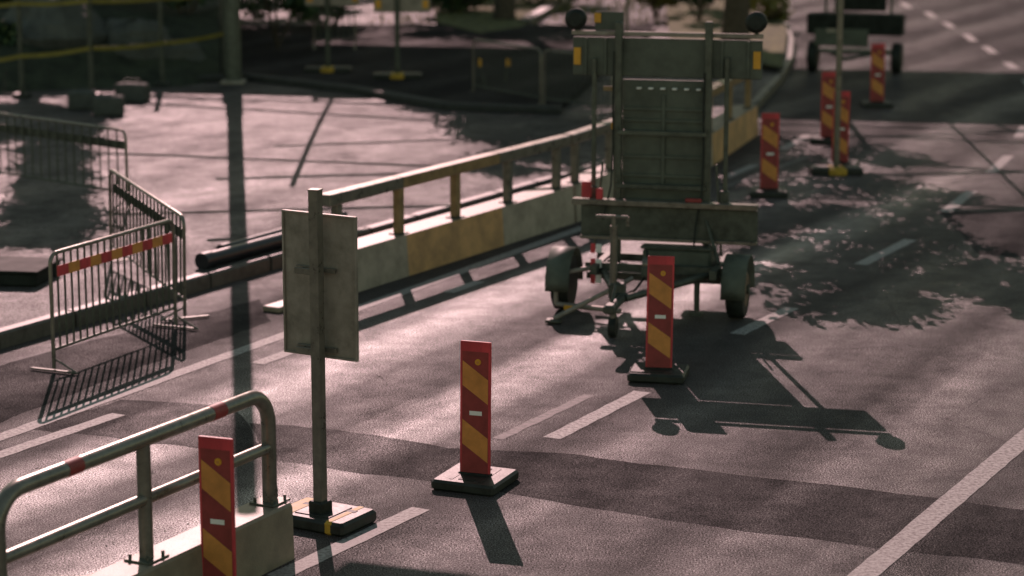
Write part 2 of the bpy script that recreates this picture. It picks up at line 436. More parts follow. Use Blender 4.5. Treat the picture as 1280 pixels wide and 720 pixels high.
# ------------------------------------------------------------------ back-to-front sign on a square post, rubber foot
def make_sign():
    g = P(401, 656)
    t = thing('road_sign', 'grey rectangular road sign seen from behind on a tall square post', 'road sign', g, 0)
    mb = MB(); rz = R(-20)
    mb.tube([(0, 0, .1), (0, 0, 2.46)], .052, M['steel'], n=4, cap=True)
    o = mb.build('post', t); o.rotation_euler = (0, 0, rz + R(45) - R(8))
    mb = MB(); mb.box((0, 0, 2.465), (.085, .085, .012), M['steel'], rz, .003); mb.build('post_cap', t)
    rz = R(-31); ctr = Vector((.02, .115, 1.755)); W, Hh = .645, 1.05
    mb = MB(); mb.box(ctr, (W, .012, Hh), M['alu'], rz, .003)
    o = mb.build('sign_plate', t)
    mb = MB(); T = Matrix.Translation(ctr) @ Matrix.Rotation(rz, 4, 'Z')
    for s in (-1, 1):
        mb.box(T @ Vector((s * (W/2 - .008), -.012, 0)), (.016, .028, Hh), M['alu'], rz, .003)
        mb.box(T @ Vector((0, -.012, s * (Hh/2 - .008))), (W - .034, .026, .016), M['alu'], rz, .003)
    mb.build('plate_rim', t)
    for zz in (.12, -.46):
        mb = MB()
        mb.box(T @ Vector((-.02, -.03, zz)), (.34, .022, .034), M['steel'], rz, .002)
        mb.box(T @ Vector((-.06, -.135, zz)), (.14, .02, .045), M['steel'], rz, .003)
        for sx in (-.12, .02): mb.tube([T @ Vector((sx, -.02, zz)), T @ Vector((sx, -.12, zz))], .008, M['steel'], 8)
        mb.build('clamp', t)
    mb = MB(); r2 = R(-30)
    mb.box((.02, .03, .05), (.64, .46, .10), M['rubber_base'], r2, .022)
    T2 = Matrix.Translation(Vector((.02, .03, .05))) @ Matrix.Rotation(r2, 4, 'Z')
    for s in (-1, 1):
        mb.box(T2 @ Vector((s * .17, .08, .05)), (.12, .05, .006), M['rubber'], r2)
    mb.box(T2 @ Vector((-.23, 0, .001)), (.17, .464, .1035), M['rubber_y'], r2, .02)
    mb.box(T2 @ Vector((.19, 0, .0012)), (.08, .464, .1035), M['rubber_y'], r2, .02)
    mb.box(T2 @ Vector((0, 0, .052)), (.3, .3, .01), M['rubber_base'], r2, .003)
    mb.build('foot', t)
    mb = MB(); mb.box((0, 0, .14), (.13, .13, .09), M['rubber'], rz + R(-8), .01); mb.build('socket', t)
make_sign()

# ------------------------------------------------------------------ concrete road barriers with rails
def arc_rail(T, x0, x1, z0, z1, r, n=7):     # inverted U in local x/z
    pts = [T @ Vector((x0, 0, z0))]
    for k in range(n + 1):
        a = math.pi - k * math.pi / 2 / n; pts.append(T @ Vector((x0 + r + r * math.cos(a), 0, z1 - r + r * math.sin(a))))
    for k in range(n + 1):
        a = math.pi / 2 - k * math.pi / 2 / n; pts.append(T @ Vector((x1 - r + r * math.cos(a), 0, z1 - r + r * math.sin(a))))
    pts.append(T @ Vector((x1, 0, z0))); return pts

def near_barrier():
    g = Vector((-2.33, 14.17, 0)); rz = R(90 - 27.6)
    t = thing('guard_barrier', 'concrete barrier with galvanised tube rail and red tape bands in the lower left corner', 'road barrier', g, rz)
    I = Matrix.Identity(4)
    mb = MB(); h = .405
    poly = [(-.15, 0), (.15, 0), (.148, .06), (.14, h - .02), (.125, h), (-.125, h), (-.14, h - .02), (-.148, .06)]
    # concrete block: profile in (y,z) extruded along x
    L0, L1 = -3.2, 1.50
    n = len(poly); xs = [L0, L1 - .02, L1]
    vs = []
    for k, x in enumerate(xs):
        f = 1 if k < 2 else .94
        vs += [Vector((x, p[0] * f, p[1] * (f if p[1] > .1 else 1))) for p in poly]
    fs = []
    for k in range(2):
        for i in range(n): j = (i + 1) % n; fs.append((k*n + i, k*n + j, (k+1)*n + j, (k+1)*n + i))
    fs += [tuple(reversed(range(n))), tuple(range(2*n, 3*n))]
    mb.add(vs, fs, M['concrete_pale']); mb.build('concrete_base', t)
    mb = MB(); mb.tube(arc_rail(I, -1.42, 1.42, h + .01, 1.19, .22), .052, M['steel'], 14); mb.build('top_rail', t)
    mb = MB(); mb.tube([(-1.42, 0, .80), (1.42, 0, .80)], .042, M['steel'], 14, cap=False); mb.build('middle_rail', t)
    mb = MB(); mb.tube([(0, 0, h + .01), (0, 0, 1.16)], .047, M['steel'], 14); mb.build('post', t)
    for x in (-1.42, 0, 1.42):
        mb = MB(); mb.box((x, 0, h + .008), (.22, .20, .014), M['steel_mid'], 0, .003)
        for a in (-.08, .08):
            for b in (-.07, .07): mb.tube([(x + a, b, h + .01), (x + a, b, h + .045)], .012, M['steel_dark'], 6)
        mb.build('base_plate', t)
    for x in (-.72, .80):
        mb = MB(); mb.tube([(x - .07, 0, 1.19), (x + .07, 0, 1.19)], .054, M['red_dark'], 14); mb.build('tape_band', t)
    mb = MB(); mb.box((1.46, .02, h + .06), (.07, .09, .09), M['steel_dark'], 0, .01); mb.tube([(1.44,.0,h+.1),(1.44,.0,h+.14)], .014, M['steel_dark'], 8); mb.tube([(1.49,.03,h+.1),(1.49,.03,h+.135)], .014, M['steel_dark'], 8); mb.build('coupling', t)
near_barrier()

def far_barrier(A, B, label, ypos, s_end0=True, s_end1=True, npost=None, group=None):
    """A,B front-bottom ends; ypos list of (s0,s1) yellow stretches"""
    d = B - A; Ln = d.length; rz = math.atan2(d.y, d.x)
    t = thing('guard_barrier', label, 'road barrier', A, rz, group)
    h, w = .47, .36
    cuts = sorted(set([0, Ln] + [min(Ln, max(0, q)) for y in ypos for q in y]))
    def isy(s): return any(a <= s <= b for a, b in ypos)
    mb = MB()
    for a, b in zip(cuts[:-1], cuts[1:]):
        m = M['concrete_y'] if isy((a + b)/2) else M['concrete']
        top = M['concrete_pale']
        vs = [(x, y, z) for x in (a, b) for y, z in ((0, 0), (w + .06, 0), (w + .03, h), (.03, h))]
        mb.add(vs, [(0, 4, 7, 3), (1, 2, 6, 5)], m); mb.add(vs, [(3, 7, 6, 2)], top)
        if a == 0: mb.add(vs, [(0, 3, 2, 1)], m)
        if b == Ln: mb.add(vs, [(4, 5, 6, 7)], m)
    mb.build('concrete_base', t)
    yc = w/2 - .04
    mb = MB()
    rw, rh, zr = .17, .13, 1.06
    for a, b in zip(cuts[:-1], cuts[1:]):
        m = M['rail_y'] if isy((a + b)/2) else M['steel']
        mb.box(((a + b)/2, yc, zr), (b - a, rw, rh), m, 0, .012)
    mb.build('top_rail', t)
    n = npost or max(2, int(Ln / .98))
    for k in range(n):
        s = .25 + (Ln - .5) * k / (n - 1)
        mb = MB(); m = M['rail_y'] if isy(s) else M['steel']
        mb.box((s, yc, (h + zr - rh/2)/2 + .005), (.11, .09, zr - rh/2 - h - .012), m, 0, .01)
        mb.box((s, yc, h + .008), (.18, .16, .014), M['steel_dark'], 0, .002)
        mb.build('post', t)
    return t
A0 = Vector((-1.16, 25.69, 0)); HD = 29.0
def onb(s): return along(A0, HD, s)
far_barrier(onb(-1.5), onb(4.05), 'long concrete barrier with box rail and one yellow stretch, behind the grey road sign', [(1.5, 3.7)])
c0 = onb(4.12); c1 = Vector((3.0, 34.3, 0))
far_barrier(c0, c1, 'grey concrete barrier with rail passing behind the arrow board trailer', [])
c2 = P(948, 168)
far_barrier(c1 + (c2 - c1).normalized() * .06, c2, 'yellow painted concrete barrier seen past the right side of the arrow board', [(0, 9)])
# flat foot at the barrier end
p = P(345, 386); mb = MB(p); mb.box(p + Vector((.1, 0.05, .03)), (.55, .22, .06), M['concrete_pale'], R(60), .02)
tag(mb.build('concrete_foot'), 'small pale foot slab lying by the end of the barrier behind the road sign', 'foot slab')

# pipes on the kerb
for k, (a, b, r, lb) in enumerate((((252,327),(430,279),.085,'thick black plastic pipe lying along the kerb, the nearer one'), ((276,312),(430,269),.055,'thinner black plastic pipe lying behind the thick one on the kerb'))):
    p, q = P(*a, KH + r), P(*b, KH + r); mb = MB(p)
    mb.tube([p, q], r, M['pipe'], 20, cap=False)
    dd = (q - p).normalized(); mb.tube([p + dd * .02, p + dd * .03], r * .97, M['rubber'], 20)
    mb.tube([p, p + dd * .16], r * 1.12, M['pipe'], 20)
    tag(mb.build('pipe'), lb, 'pipe', 'pipes on the kerb')

# ------------------------------------------------------------------ crowd barriers
def crowd_barrier(a, b, h, label, nbar=18, tape=False, band=False, group='steel crowd barriers', bw=.0115, feet=True):
    a = Vector(a); b = Vector(b); d = b - a; L = d.length; rz = math.atan2(d.y, d.x)
    t = thing('crowd_barrier', label, 'crowd barrier', a, rz, group)
    t.rotation_euler = (0, math.asin(-d.z / L), rz)
    I = Matrix.Identity(4)
    mb = MB(); mb.tube(arc_rail(I, 0, L, .04, h, .10, 5), .019, M['steel'], 10); mb.build('frame', t)
    zb = .22 if h < 1.2 else .25
    mb = MB(); mb.tube([(0, 0, zb), (L, 0, zb)], .015, M['steel_mid'], 8, cap=False); mb.build('bottom_rail', t)
    bar = None
    for k in range(nbar):
        x = L * (k + 1) / (nbar + 1)
        if bar is None:
            mb = MB(); mb.tube([(0, 0, zb), (0, 0, h - .01)], bw, M['steel_dark'], 6, cap=False); bar = mb.build('bar', t); bar.location = (x, 0, 0)  # darker than the frame: backlit silhouette put into the bar colour
        else:
            o = bar.copy(); COL.objects.link(o); o.parent = t; o.location = (x, 0, 0)
    for x in (0.0, L):
        mb = MB(); mb.box((x, 0, .022), (.035, .52, .016), M['steel_mid'], 0, .005); mb.tube([(x, -.26, .02), (x, 0, .14)], .01, M['steel'], 6); mb.build('foot', t)
    if tape:
        mb = MB(); n = 11; x0, x1 = .07, L - .07
        for k in range(n):
            xa = x0 + (x1 - x0) * k / n; xb = x0 + (x1 - x0) * (k + 1) / n
            mb.box(((xa + xb)/2, -.027, h - .17), (xb - xa, .006, .10), M['red'] if k % 2 == 0 else M['yellow'])
        mb.build('striped_board', t)
    if band:
        mb = MB(); mb.box((L/2, .024, h - .20), (L - .12, .006, .11), M['steel_dark']); mb.build('info_board', t)
    return t
f1 = P(68, 466); f2 = P(220, 411)
crowd_barrier(f1, f2, 1.12, 'nearest crowd barrier with a red and yellow striped strip under its top rail', 18, tape=True)
k2 = P(231, 400); k1 = P(139, 329, KH)
crowd_barrier(k1, k2, 1.08, 'crowd barrier turned end-on just behind the striped one', 20, band=True)
crowd_barrier(P(-75, 222, KH), P(160, 262, KH), 1.02, 'crowd barrier at the left edge, shaded and seen through its bars', 22, band=True)
crowd_barrier(P(592, 122, KH), P(676, 138, KH), 1.05, 'shaded crowd barrier in the background with yellow reflectors beside it', 14)
crowd_barrier(P(680, 139, KH), P(765, 150, KH), 1.05, 'shaded crowd barrier in the background, half behind the arrow board', 14)
crowd_barrier(P(393, 62, KH+.1), P(444, 62, KH+.1), 1.0, 'small far crowd barrier against the sunlit patch between the two sign posts', 6, bw=.02)

# ------------------------------------------------------------------ arrow board trailer
def trailer():
    t = thing('arrow_board_trailer', 'two wheeled trailer with tall arrow board seen from behind in the middle of the lane', 'trailer', (1.58, 23.85, 0), R(-14))
    def part(name, f, parent=None):
        mb = MB(); f(mb); return mb.build(name, parent or t)
    S, D, Bk = M['steel'], M['steel_dark'], M['alu_dark']
    # lower chassis: cross box and frame
    part('chassis', lambda m: (m.box((0, .25, .50), (1.5, .08, .08), D), m.box((0, -.35, .50), (1.5, .08, .08), D),
         m.box((-.62, -.05, .50), (.07, 1.1, .09), D), m.box((.62, -.05, .50), (.07, 1.1, .09), D),
         m.box((0, 0, .34), (1.62, .07, .07), D)))
    part('rear_panel', lambda m: m.box((.06, -.03, .93), (1.86, .03, .32), D, 0, .006))
    part('cross_beam', lambda m: (m.box((.02, -.08, 1.135), (1.95, .12, .06), S, 0, .006), m.box((.06, -.06, .755), (1.86, .07, .035), S, 0, .005)))
    part('tool_box', lambda m: (m.box((.18, -.02, .52), (.72, .42, .34), Bk, 0, .03), m.box((.18, -.02, .70), (.75, .45, .03), D, 0, .01)))
    # wheels, mudguards
    for sx in (-1, 1):
        w = part('wheel', lambda m: None)
        bpy.data.objects.remove(w, do_unlink=True)
        e = MB(); c = Vector((.83 if sx > 0 else -1.0, -.26, .31))
        e.tube([c + Vector((-.09, 0, 0)), c + Vector((-.07, 0, 0)), c + Vector((.07, 0, 0)), c + Vector((.09, 0, 0))], [.27, .30, .30, .27], M['rubber'], 32)
        w = e.build('wheel', t)
        e = MB(); e.tube([c + Vector((sx * .085, 0, 0)), c + Vector((sx * .095, 0, 0))], [.19, .17], M['brown'], 24); e.tube([c + Vector((sx*.09,0,0)), c + Vector((sx*.12,0,0))], .05, D, 12)
        e.build('rim', w)
        e = MB(); n = 14; ri, ro, ww = .345, .36, .125
        a0, a1 = R(-8), R(188)
        vs = []; fs = []
        for k in range(n + 1):
            a = a0 + (a1 - a0) * k / n
            for r_ in (ri, ro):
                for x in (-ww, ww): vs.append(c + Vector((x, r_ * math.cos(a), r_ * math.sin(a))))
        for k in range(n):
            b = k * 4; fs += [(b, b+4, b+5, b+1), (b+2, b+3, b+7, b+6), (b, b+2, b+6, b+4), (b+1, b+5, b+7, b+3)]
        fs += [(0,1,3,2), (n*4, n*4+2, n*4+3, n*4+1)]
        e.add(vs, fs, M['alu_dark'], True)
        e.build('mudguard', t)
    # light bar holders, lamps
    part('tail_light', lambda m: (m.box((-.80, -.11, 1.26), (.10, .05, .17), M['red'], 0, .01)))
    part('tail_light', lambda m: (m.box((-.66, -.11, 1.22), (.07, .05, .12), M['red'], 0, .01)))
    part('marker_light', lambda m: m.box((.33, -.12, 1.19), (.17, .04, .04), M['red_dark'], 0, .008))
    for z in (.70, .54, .38):
        part('side_reflector', lambda m: (m.box((-.66, -.42, z), (.05, .02, .10), M['red'], 0, .004), m.box((-.60, -.42, z), (.06, .02, .09), M['white'], 0, .004)))
    # drawbar and jockey wheel toward the viewer
    part('drawbar', lambda m: (m.tube([(-.62, -.2, .46), (-.16, -1.55, .42)], .04, D, 8), m.tube([(.62, -.2, .46), (-.10, -1.55, .42)], .04, D, 8), m.tube([(-.13, -1.45, .42), (-.13, -2.05, .42)], .045, D, 8)))
    part('coupling', lambda m: (m.box((-.13, -2.1, .43), (.11, .2, .09), D, 0, .02), m.tube([(-.13, -2.02, .47), (-.13, -1.85, .62)], .015, D, 6)))
    j = part('jockey_wheel', lambda m: (m.tube([(-.24, -1.42, .14), (-.24, -1.42, 1.12)], .038, S, 12), m.tube([(-.24, -1.42, 1.12), (-.24, -1.42, 1.22)], .022, S, 10)))
    part('handle', lambda m: (m.tube([(-.42, -1.42, 1.21), (-.10, -1.42, 1.21)], .017, S, 8), m.tube([(-.10, -1.42, 1.21), (-.10, -1.42, 1.12)], .017, S, 8)), j)
    part('tyre', lambda m: m.tube([(-.275, -1.42, .10), (-.205, -1.42, .10)], .10, M['rubber'], 20), j)
    part('clamp', lambda m: m.box((-.20, -1.42, .47), (.16, .13, .16), D, 0, .015), j)
    # left steadying frame: bent step with lit edges
    part('stabiliser', lambda m: (m.tube([(-1.02, -.55, .12), (-1.02, -.55, .44), (-.62, -.40, .5)], .028, M['alu'], 8), m.tube([(-1.02, -.55, .12), (-.30, -.75, .12)], .028, M['alu'], 8), m.tube([(-.95, -.95, .05), (-.45, -.62, .30), (-.22, -.5, .42)], .026, M['alu'], 8), m.box((-.95, -.96, .03), (.16, .12, .03), D, 0, .008)))
    part('number_lamp', lambda m: m.box((-.86, -.62, .10), (.12, .03, .05), M['amber'], 0, .006))
    part('stabiliser', lambda m: (m.tube([(.42, -.35, .5), (.42, -.35, .08)], .03, D, 8), m.box((.42, -.35, .05), (.14, .14, .03), D, 0, .006), m.tube([(.42,-.3,.3),(.25,-.1,.5)], .018, D, 6)))
    # battery cover and hoses
    part('cable', lambda m: m.tube([(-.1,-.4,.7),(-.05,-.55,.5),(-.12,-.9,.38),(-.3,-1.2,.30),(-.22,-1.45,.35)], .014, M['rubber'], 6))
    part('winch', lambda m: (m.box((-.02, -.75, .55), (.12,.16,.12), D, 0, .02), m.disc((-.02,-.75,.62),(1,0,0),.07,.10,S,14)))
    # mast posts
    for x, z0, z1, w in ((-.76, .72, 2.62, .045), (-.50, .40, 3.0, .075), (.44, .40, 3.02, .075), (.63, .72, 2.66, .045)):
        part('mast_post', lambda m: m.box((x, .04 if w > .05 else .06, (z0 + z1)/2), (w, w, z1 - z0), M['steel_mid'], 0, .008))
    part('board', lambda m: (m.box((-.01, .13, 2.63), (1.98, .05, .40), Bk, 0, .01)))
    part('board', lambda m: (m.box((-.03, .13, 1.755), (.88, .05, 1.29), Bk, 0, .01)))
    for z in (2.10, 1.98, 1.60, 1.40): part('stiffener', lambda m: m.box((-.03, .095, z), (.87, .03, .035), Bk, 0, .004))
    part('stiffener', lambda m: m.box((-.03, .089, 1.75), (.035, .03, 1.0), Bk, 0, .004))
    for x in (-.86, -.65, .57, .84): part('stiffener', lambda m: m.box((x, .095, 2.63), (.03, .03, .38), Bk, 0, .004))
    part('cross_rail', lambda m: m.box((-.03, .0, 1.86), (.95, .05, .05), M['steel_mid'], 0, .006))
    part('cross_rail', lambda m: m.box((-.03, .0, 1.30), (.95, .05, .05), D, 0, .006))
    part('top_beam', lambda m: m.box((-.01, .10, 2.875), (2.0, .05, .045), M['alu'], 0, .006))
    for x in (-.96, .92):
        l = part('warning_lamp', lambda m: (m.tube([(x, .17, 3.02), (x, .14, 3.02), (x, .03, 3.02), (x, 0.0, 3.02)], [.075, .105, .11, .07], M['rubber'], 24), m.tube([(x, .1, 2.88), (x, .1, 2.95)], .02, D, 8)))
        part('lens', lambda m: m.tube([(x, .172, 3.02), (x, .20, 3.02)], [.09, .07], M['amber'], 20), l)
    part('top_plate', lambda m: m.box((-.62, .13, 3.00), (.30, .02, .19), Bk, 0, .004))
    part('reflector', lambda m: m.box((-.74, .11, 3.03), (.07, .015, .10), M['amber'], 0, .004))
    for x in (-.95, .93):
        part('reflector', lambda m: m.box((x, .095, 2.63), (.075, .02, .18), M['amber'], 0, .004))
    part('reflector', lambda m: m.box((-.54, .02, 1.92), (.06, .02, .07), M['amber'], 0, .004))
    part('reflector', lambda m: m.box((-.62, .09, 2.30), (.10, .02, .05), M['rail_y'], 0, .004))
    for x in (-.50, .44):
        for z in (1.9, 1.35, 1.1): part('bolt', lambda m: m.tube([(x, -.005, z), (x, -.03, z)], .016, D, 6))
        part('bracket', lambda m: m.box((x, -.01, 1.02), (.13, .05, .16), D, 0, .008))
    for x in (-.76, .63):
        part('bracket', lambda m: m.box((x, .02, 1.22), (.09, .07, .12), D, 0, .008))
        part('gas_strut', lambda m: m.tube([(x * .97, .0, .62), (x * .86, .02, 1.55)], .012, M['steel_mid'], 8))
    part('cable', lambda m: m.tube([(.41, -.01, 2.5), (.405, -.015, 2.1), (.41, -.01, 1.6), (.40, -.03, 1.25), (.35, -.08, .9), (.34, -.15, .62)], .011, M['rubber'], 6))
    part('cable', lambda m: m.tube([(-.54, -.01, 2.7), (-.545, -.01, 2.2), (-.54, -.012, 1.7), (-.555, -.04, 1.3), (-.62, -.12, .95)], .010, M['rubber'], 6))
    part('number_plate', lambda m: m.box((.52, -.34, .42), (.30, .015, .08), M['white'], 0, .003)) if False else None
    part('strut', lambda m: m.tube([(-.5, -.02, .55), (-.62, -.3, .48)], .02, D, 8))
    part('strut', lambda m: m.tube([(.44, -.02, 1.0), (.62, -.2, .55)], .02, D, 8))
    part('ground_box', lambda m: (m.box((.30, .35, .42), (.5, .3, .3), M['black'], 0, .02)))
    for k in range(6):
        part('indicator', lambda m: m.box((-.29 + k * .125, .08, 2.315), (.05, .05, .02), M['white'], 0, .006))
trailer()

def trailer_far():
    t = thing('work_trailer', 'distant two wheeled work trailer with dark box at the top of the picture', 'trailer', (7.05, 47.7, 0), R(-16))
    D, Bk = M['steel_dark'], M['alu_dark']
    def part(name, f, parent=None):
        mb = MB(); f(mb); return mb.build(name, parent or t)
    part('body', lambda m: m.box((0, 0, .98), (1.95, .5, .42), M['black'], 0, .02))
    part('rear_panel', lambda m: m.box((-.25, -.28, .72), (1.1, .03, .36), Bk, 0, .01))
    part('chassis', lambda m: (m.box((0, 0, .42), (1.7, .3, .08), D), m.tube([(-.5, -.2, .42), (0, -1.5, .4)], .04, D, 8), m.tube([(.5, -.2, .42), (0, -1.5, .4)], .04, D, 8)))
    for x in (-.86, .86):
        part('wheel', lambda m: m.tube([(x - .1, 0, .31), (x - .08, 0, .31), (x + .08, 0, .31), (x + .1, 0, .31)], [.28, .31, .31, .28], M['rubber'], 24))
    for x in (-.62, -.42, .72):
        part('mast_post', lambda m: m.box((x, 0, 1.8), (.05, .05, 1.5), D))
    part('board', lambda m: m.box((.1, .05, 2.0), (1.0, .06, 1.5), M['black'], 0, .01))
    part('tail_light', lambda m: m.box((-.45, -.3, .86), (.2, .02, .07), M['concrete'], 0))
trailer_far()

# ------------------------------------------------------------------ slim pole, lamp mast, sign backs
g = P(1045, 217)
t = thing('slim_pole', 'slim grey pole in a rubber foot with yellow front beside the marker boards', 'pole', g)
mb = MB(); mb.tube([(0, 0, .1), (0, 0, 3.2)], .045, M['steel'], 12); mb.build('post', t)
mb = MB(); mb.box((0, .02, .05), (.75, .4, .1), M['rubber_base'], 0, .02); mb.box((0, -.05, .052), (.26, .4, .107), M['rubber_y'], 0, .02); mb.build('foot', t)
mb = MB(); mb.disc((0, .06, 3.0), (0, 1, 0), .30, .02, M['alu'], 28); mb.build('sign_plate', t)

g = P(292, 104, KH)
t = thing('lamp_mast', 'tall grey lamp mast standing in the shade at the back of the pavement', 'lamp mast', g)
mb = MB(); mb.tube([(0, 0, 0), (0, 0, 2.9), (0, 0, 2.95), (0, 0, 5.5), (0, 0, 17.0)], [.155, .15, .13, .12, .085], M['steel_mid'], 16); mb.build('mast', t)
mb = MB(); mb.box((0, 0, .03), (.45, .45, .06), M['concrete'], 0, .01); mb.build('base', t)
mb = MB(); mb.tube([(0, 0, 16.7), (.6, 0, 16.8), (.9, 0, 16.82)], .03, M['steel'], 10); mb.build('arm', t)
mb = MB(); mb.box((1.28, -.12, 16.85), (1.7, .8, .14), M['steel_dark'], R(-20), .04); mb.build('luminaire', t)

def sign_back(px, py, x0, x1, ztop, zbot, lb):
    g = P(px, py, KH + .11); t = thing('sign_board', lb, 'road sign', g, 0, 'sign boards seen from behind at the back')
    s = (g.y + .5) / F_PX
    a, b = (x0 - px) * s, (x1 - px) * s
    mb = MB(); mb.box(((a + b)/2, .05, (ztop + zbot)/2), (b - a, .02, ztop - zbot), M['alu'], R(-3), .004); mb.build('plate', t)
    mb = MB(); mb.tube([(0, 0, .08), (0, 0, ztop - .1)], .05, M['steel_dark'], 10); mb.build('post', t)
    mb = MB(); mb.box((0, 0, .05), (.9, .4, .1), M['rubber_base'], 0, .02); mb.box((0, -.03, .052), (.26, .4, .105), M['rubber_y'], 0, .02); mb.build('foot', t)
    for x in (a + .09, b - .09):
        mb = MB(); mb.box((x, .02, zbot + .16), (.11, .02, .16), M['amber']); mb.build('reflector', t)
sign_back(410, 90, 383, 450, 2.0, 1.28, 'shaded sign board seen from behind, left one of the pair at the top')
sign_back(497, 98, 468, 538, 1.9, 1.24, 'shaded sign board seen from behind, right one of the pair at the top')
g = P(620, 121, KH); t = thing('beacon_stand', 'low rubber stand with two yellow reflectors on thin stems behind the shaded crowd barriers', 'beacon stand', g)
mb = MB(); mb.box((0, 0, .05), (.6, .3, .1), M['rubber_base'], 0, .02); mb.build('foot', t)
for x in (-.28, .22):
    mb = MB(); mb.tube([(x*.6, 0, .1), (x, 0, .55)], .015, M['steel_dark'], 6); mb.box((x, 0, .62), (.08, .02, .14), M['amber']); mb.build('reflector', t)
g = P(776, 60, 0); g = Vector((P(776, 18, 1.9).x, P(776,18,1.9).y, KH))
t = thing('round_sign', 'round grey sign seen from behind just above the arrow board', 'road sign', (2.6, 52.5, KH))
mb = MB(); mb.disc((0, -.03, 2.18), (0, 1, 0), .45, .02, M['alu'], 30); mb.build('plate', t)
mb = MB(); mb.tube([(0, 0, 0), (0, 0, 2.5)], .04, M['steel'], 10); mb.build('post', t)
mb = MB(); mb.box((0, 0, .05), (.7, .4, .1), M['rubber_base'], 0, .02); mb.build('foot', t)

# ------------------------------------------------------------------ temporary fence with tape, ballast blocks
posts = [(28, 122), (115, 122), (203, 108), (281, 100)]
for i, (x, y) in enumerate(posts):
    g = P(x, y, KH); t = thing('fence_post', ['thin post at the far left edge of the taped-off bank', 'thin post rising from the pale ballast blocks', 'thin post halfway along the yellow tape', 'thin post right beside the lamp mast, end of the yellow tape'][i], 'fence post', g, 0, 'posts of the taped-off bank')
    mb = MB(); mb.tube([(0, 0, 0), (0, 0, 2.3)], .045, M['steel_dark'], 8); mb.build('post', t)
    mb = MB(); mb.box((0, 0, .04), (.3, .3, .08), M['rubber_base'], 0, .01); mb.build('foot', t)
def zat(Y, py):
    y = (360 - py) / F_PX; return H_CAM + Y * (-_s + y * _c) / (_c + y * _s)
for hh, lb in ((67, 'yellow barrier tape strung between the thin posts on the left'), (5, 'upper yellow barrier tape at the top left')):
    pts = []
    ys = {67: [70, 60, 54, 42], 5: [4, 1, -2, -10]}[hh]
    for (x, y), yy in zip(posts, ys):
        g = P(x, y, KH); pts.append(Vector((g.x, g.y - .06, zat(g.y, yy))))
    pts.insert(0, pts[0] + (pts[0] - pts[1]) * .8)
    o0 = pts[0]; mb = MB(o0)
    for a, b in zip(pts[:-1], pts[1:]):
        n = 8
        for k in range(n):
            u, v = k / n, (k + 1) / n
            p = a.lerp(b, u); q = a.lerp(b, v); p.z -= .03 * math.sin(math.pi * u); q.z -= .03 * math.sin(math.pi * v)
            mb.add([p + Vector((0,0,-.04)), q + Vector((0,0,-.04)), q + Vector((0,0,.04)), p + Vector((0,0,.04)), p + Vector((0,.004,-.04)), q + Vector((0,.004,-.04)), q + Vector((0,.004,.04)), p + Vector((0,.004,.04))], [(0,1,2,3),(5,4,7,6),(3,2,6,7),(0,4,5,1)], M['tape'])
    tag(mb.build('barrier_tape'), lb, 'barrier tape', 'yellow barrier tapes')
for x, y, w, lb in ((100, 138, .45, 'ballast block under the thin posts, the left one of the pale-topped pair'), (134, 145, .5, 'ballast block under the thin posts, the right one of the pale-topped pair'), (164, 128, .55, 'dark ballast block to the right of the pale-topped pair')):
    g = P(x, y, KH); mb = MB(g); mb.box(g + Vector((0, .2, .16)), (w, .4, .32), M['rock'], R(random.uniform(-12, 12)), .03)
    mb.tube([g + Vector((-w*.25, .2, .32)), g + Vector((-w*.25,.2,.39)), g + Vector((w*.25,.2,.39)), g + Vector((w*.25,.2,.32))], .012, M['steel_dark'], 6)
    tag(mb.build('ballast_block'), lb, 'ballast block', 'ballast blocks under the fence')

# ------------------------------------------------------------------ planted bank: soil, boulders, shrubs
def blob(c, r, m, seed, name='boulder', sq=(1,1,.75)):
    rnd = random.Random(seed); mb = MB(c); n, k = 16, 10
    ph = [rnd.uniform(0, 6.28) for _ in range(9)]
    vs = []
    for i in range(k + 1):
        th = math.pi * i / k
        for j in range(n):
            a = 2 * math.pi * j / n
            rr = r * (1 + .12 * math.sin(2*a + ph[0]) * math.sin(th) + .09 * math.sin(3*a + ph[1] + 2*th) + .08 * math.sin(5*th + ph[2]) + rnd.uniform(-.035, .035))
            vs.append(Vector(c) + Vector((rr * math.sin(th) * math.cos(a) * sq[0], rr * math.sin(th) * math.sin(a) * sq[1], rr * math.cos(th) * sq[2])))
    fs = [(i*n + j, (i+1)*n + j, (i+1)*n + (j+1) % n, i*n + (j+1) % n) for i in range(k) for j in range(n)]
    mb.add(vs, fs, m); return mb.build(name)
mb = MB()
bank = [P(-60,118,KH), P(90,112,KH), P(230,108,KH), P(275,100,KH)]
vs = []; cols = len(bank)
for k, (dy, z) in enumerate(((0, KH+.005), (1.2, .7), (3.0, 1.3), (8, 1.6), (30, 2.0))):
    for p in [Vector((-60, bank[0].y + 3, 0))] + bank: vs.append(Vector((p.x - dy*.12, p.y + dy, z + (random.uniform(-.12,.12) if k else 0))))
c_ = cols + 1
mb.add(vs, [(k*c_ + i, k*c_ + i + 1, (k+1)*c_ + i + 1, (k+1)*c_ + i) for k in range(4) for i in range(c_ - 1)], M['soil']); struct('earth_bank', mb)
bl = [((-8.9, 45.2, 1.0), 1.05, 'large round boulder on the bank behind the tape'), ((-7.3, 45.0, .75), .75, 'grey boulder on the bank to the right of the largest one'), ((-6.5, 44.9, .55), .5, 'small boulder on the bank nearest the lamp mast'), ((-10.4, 44.6, .6), .55, 'boulder low at the left end of the bank')]
for i, (c, r, lb) in enumerate(bl): tag(blob(c, r, M['rock'], 11 + i), lb, 'boulder', 'boulders on the bank')

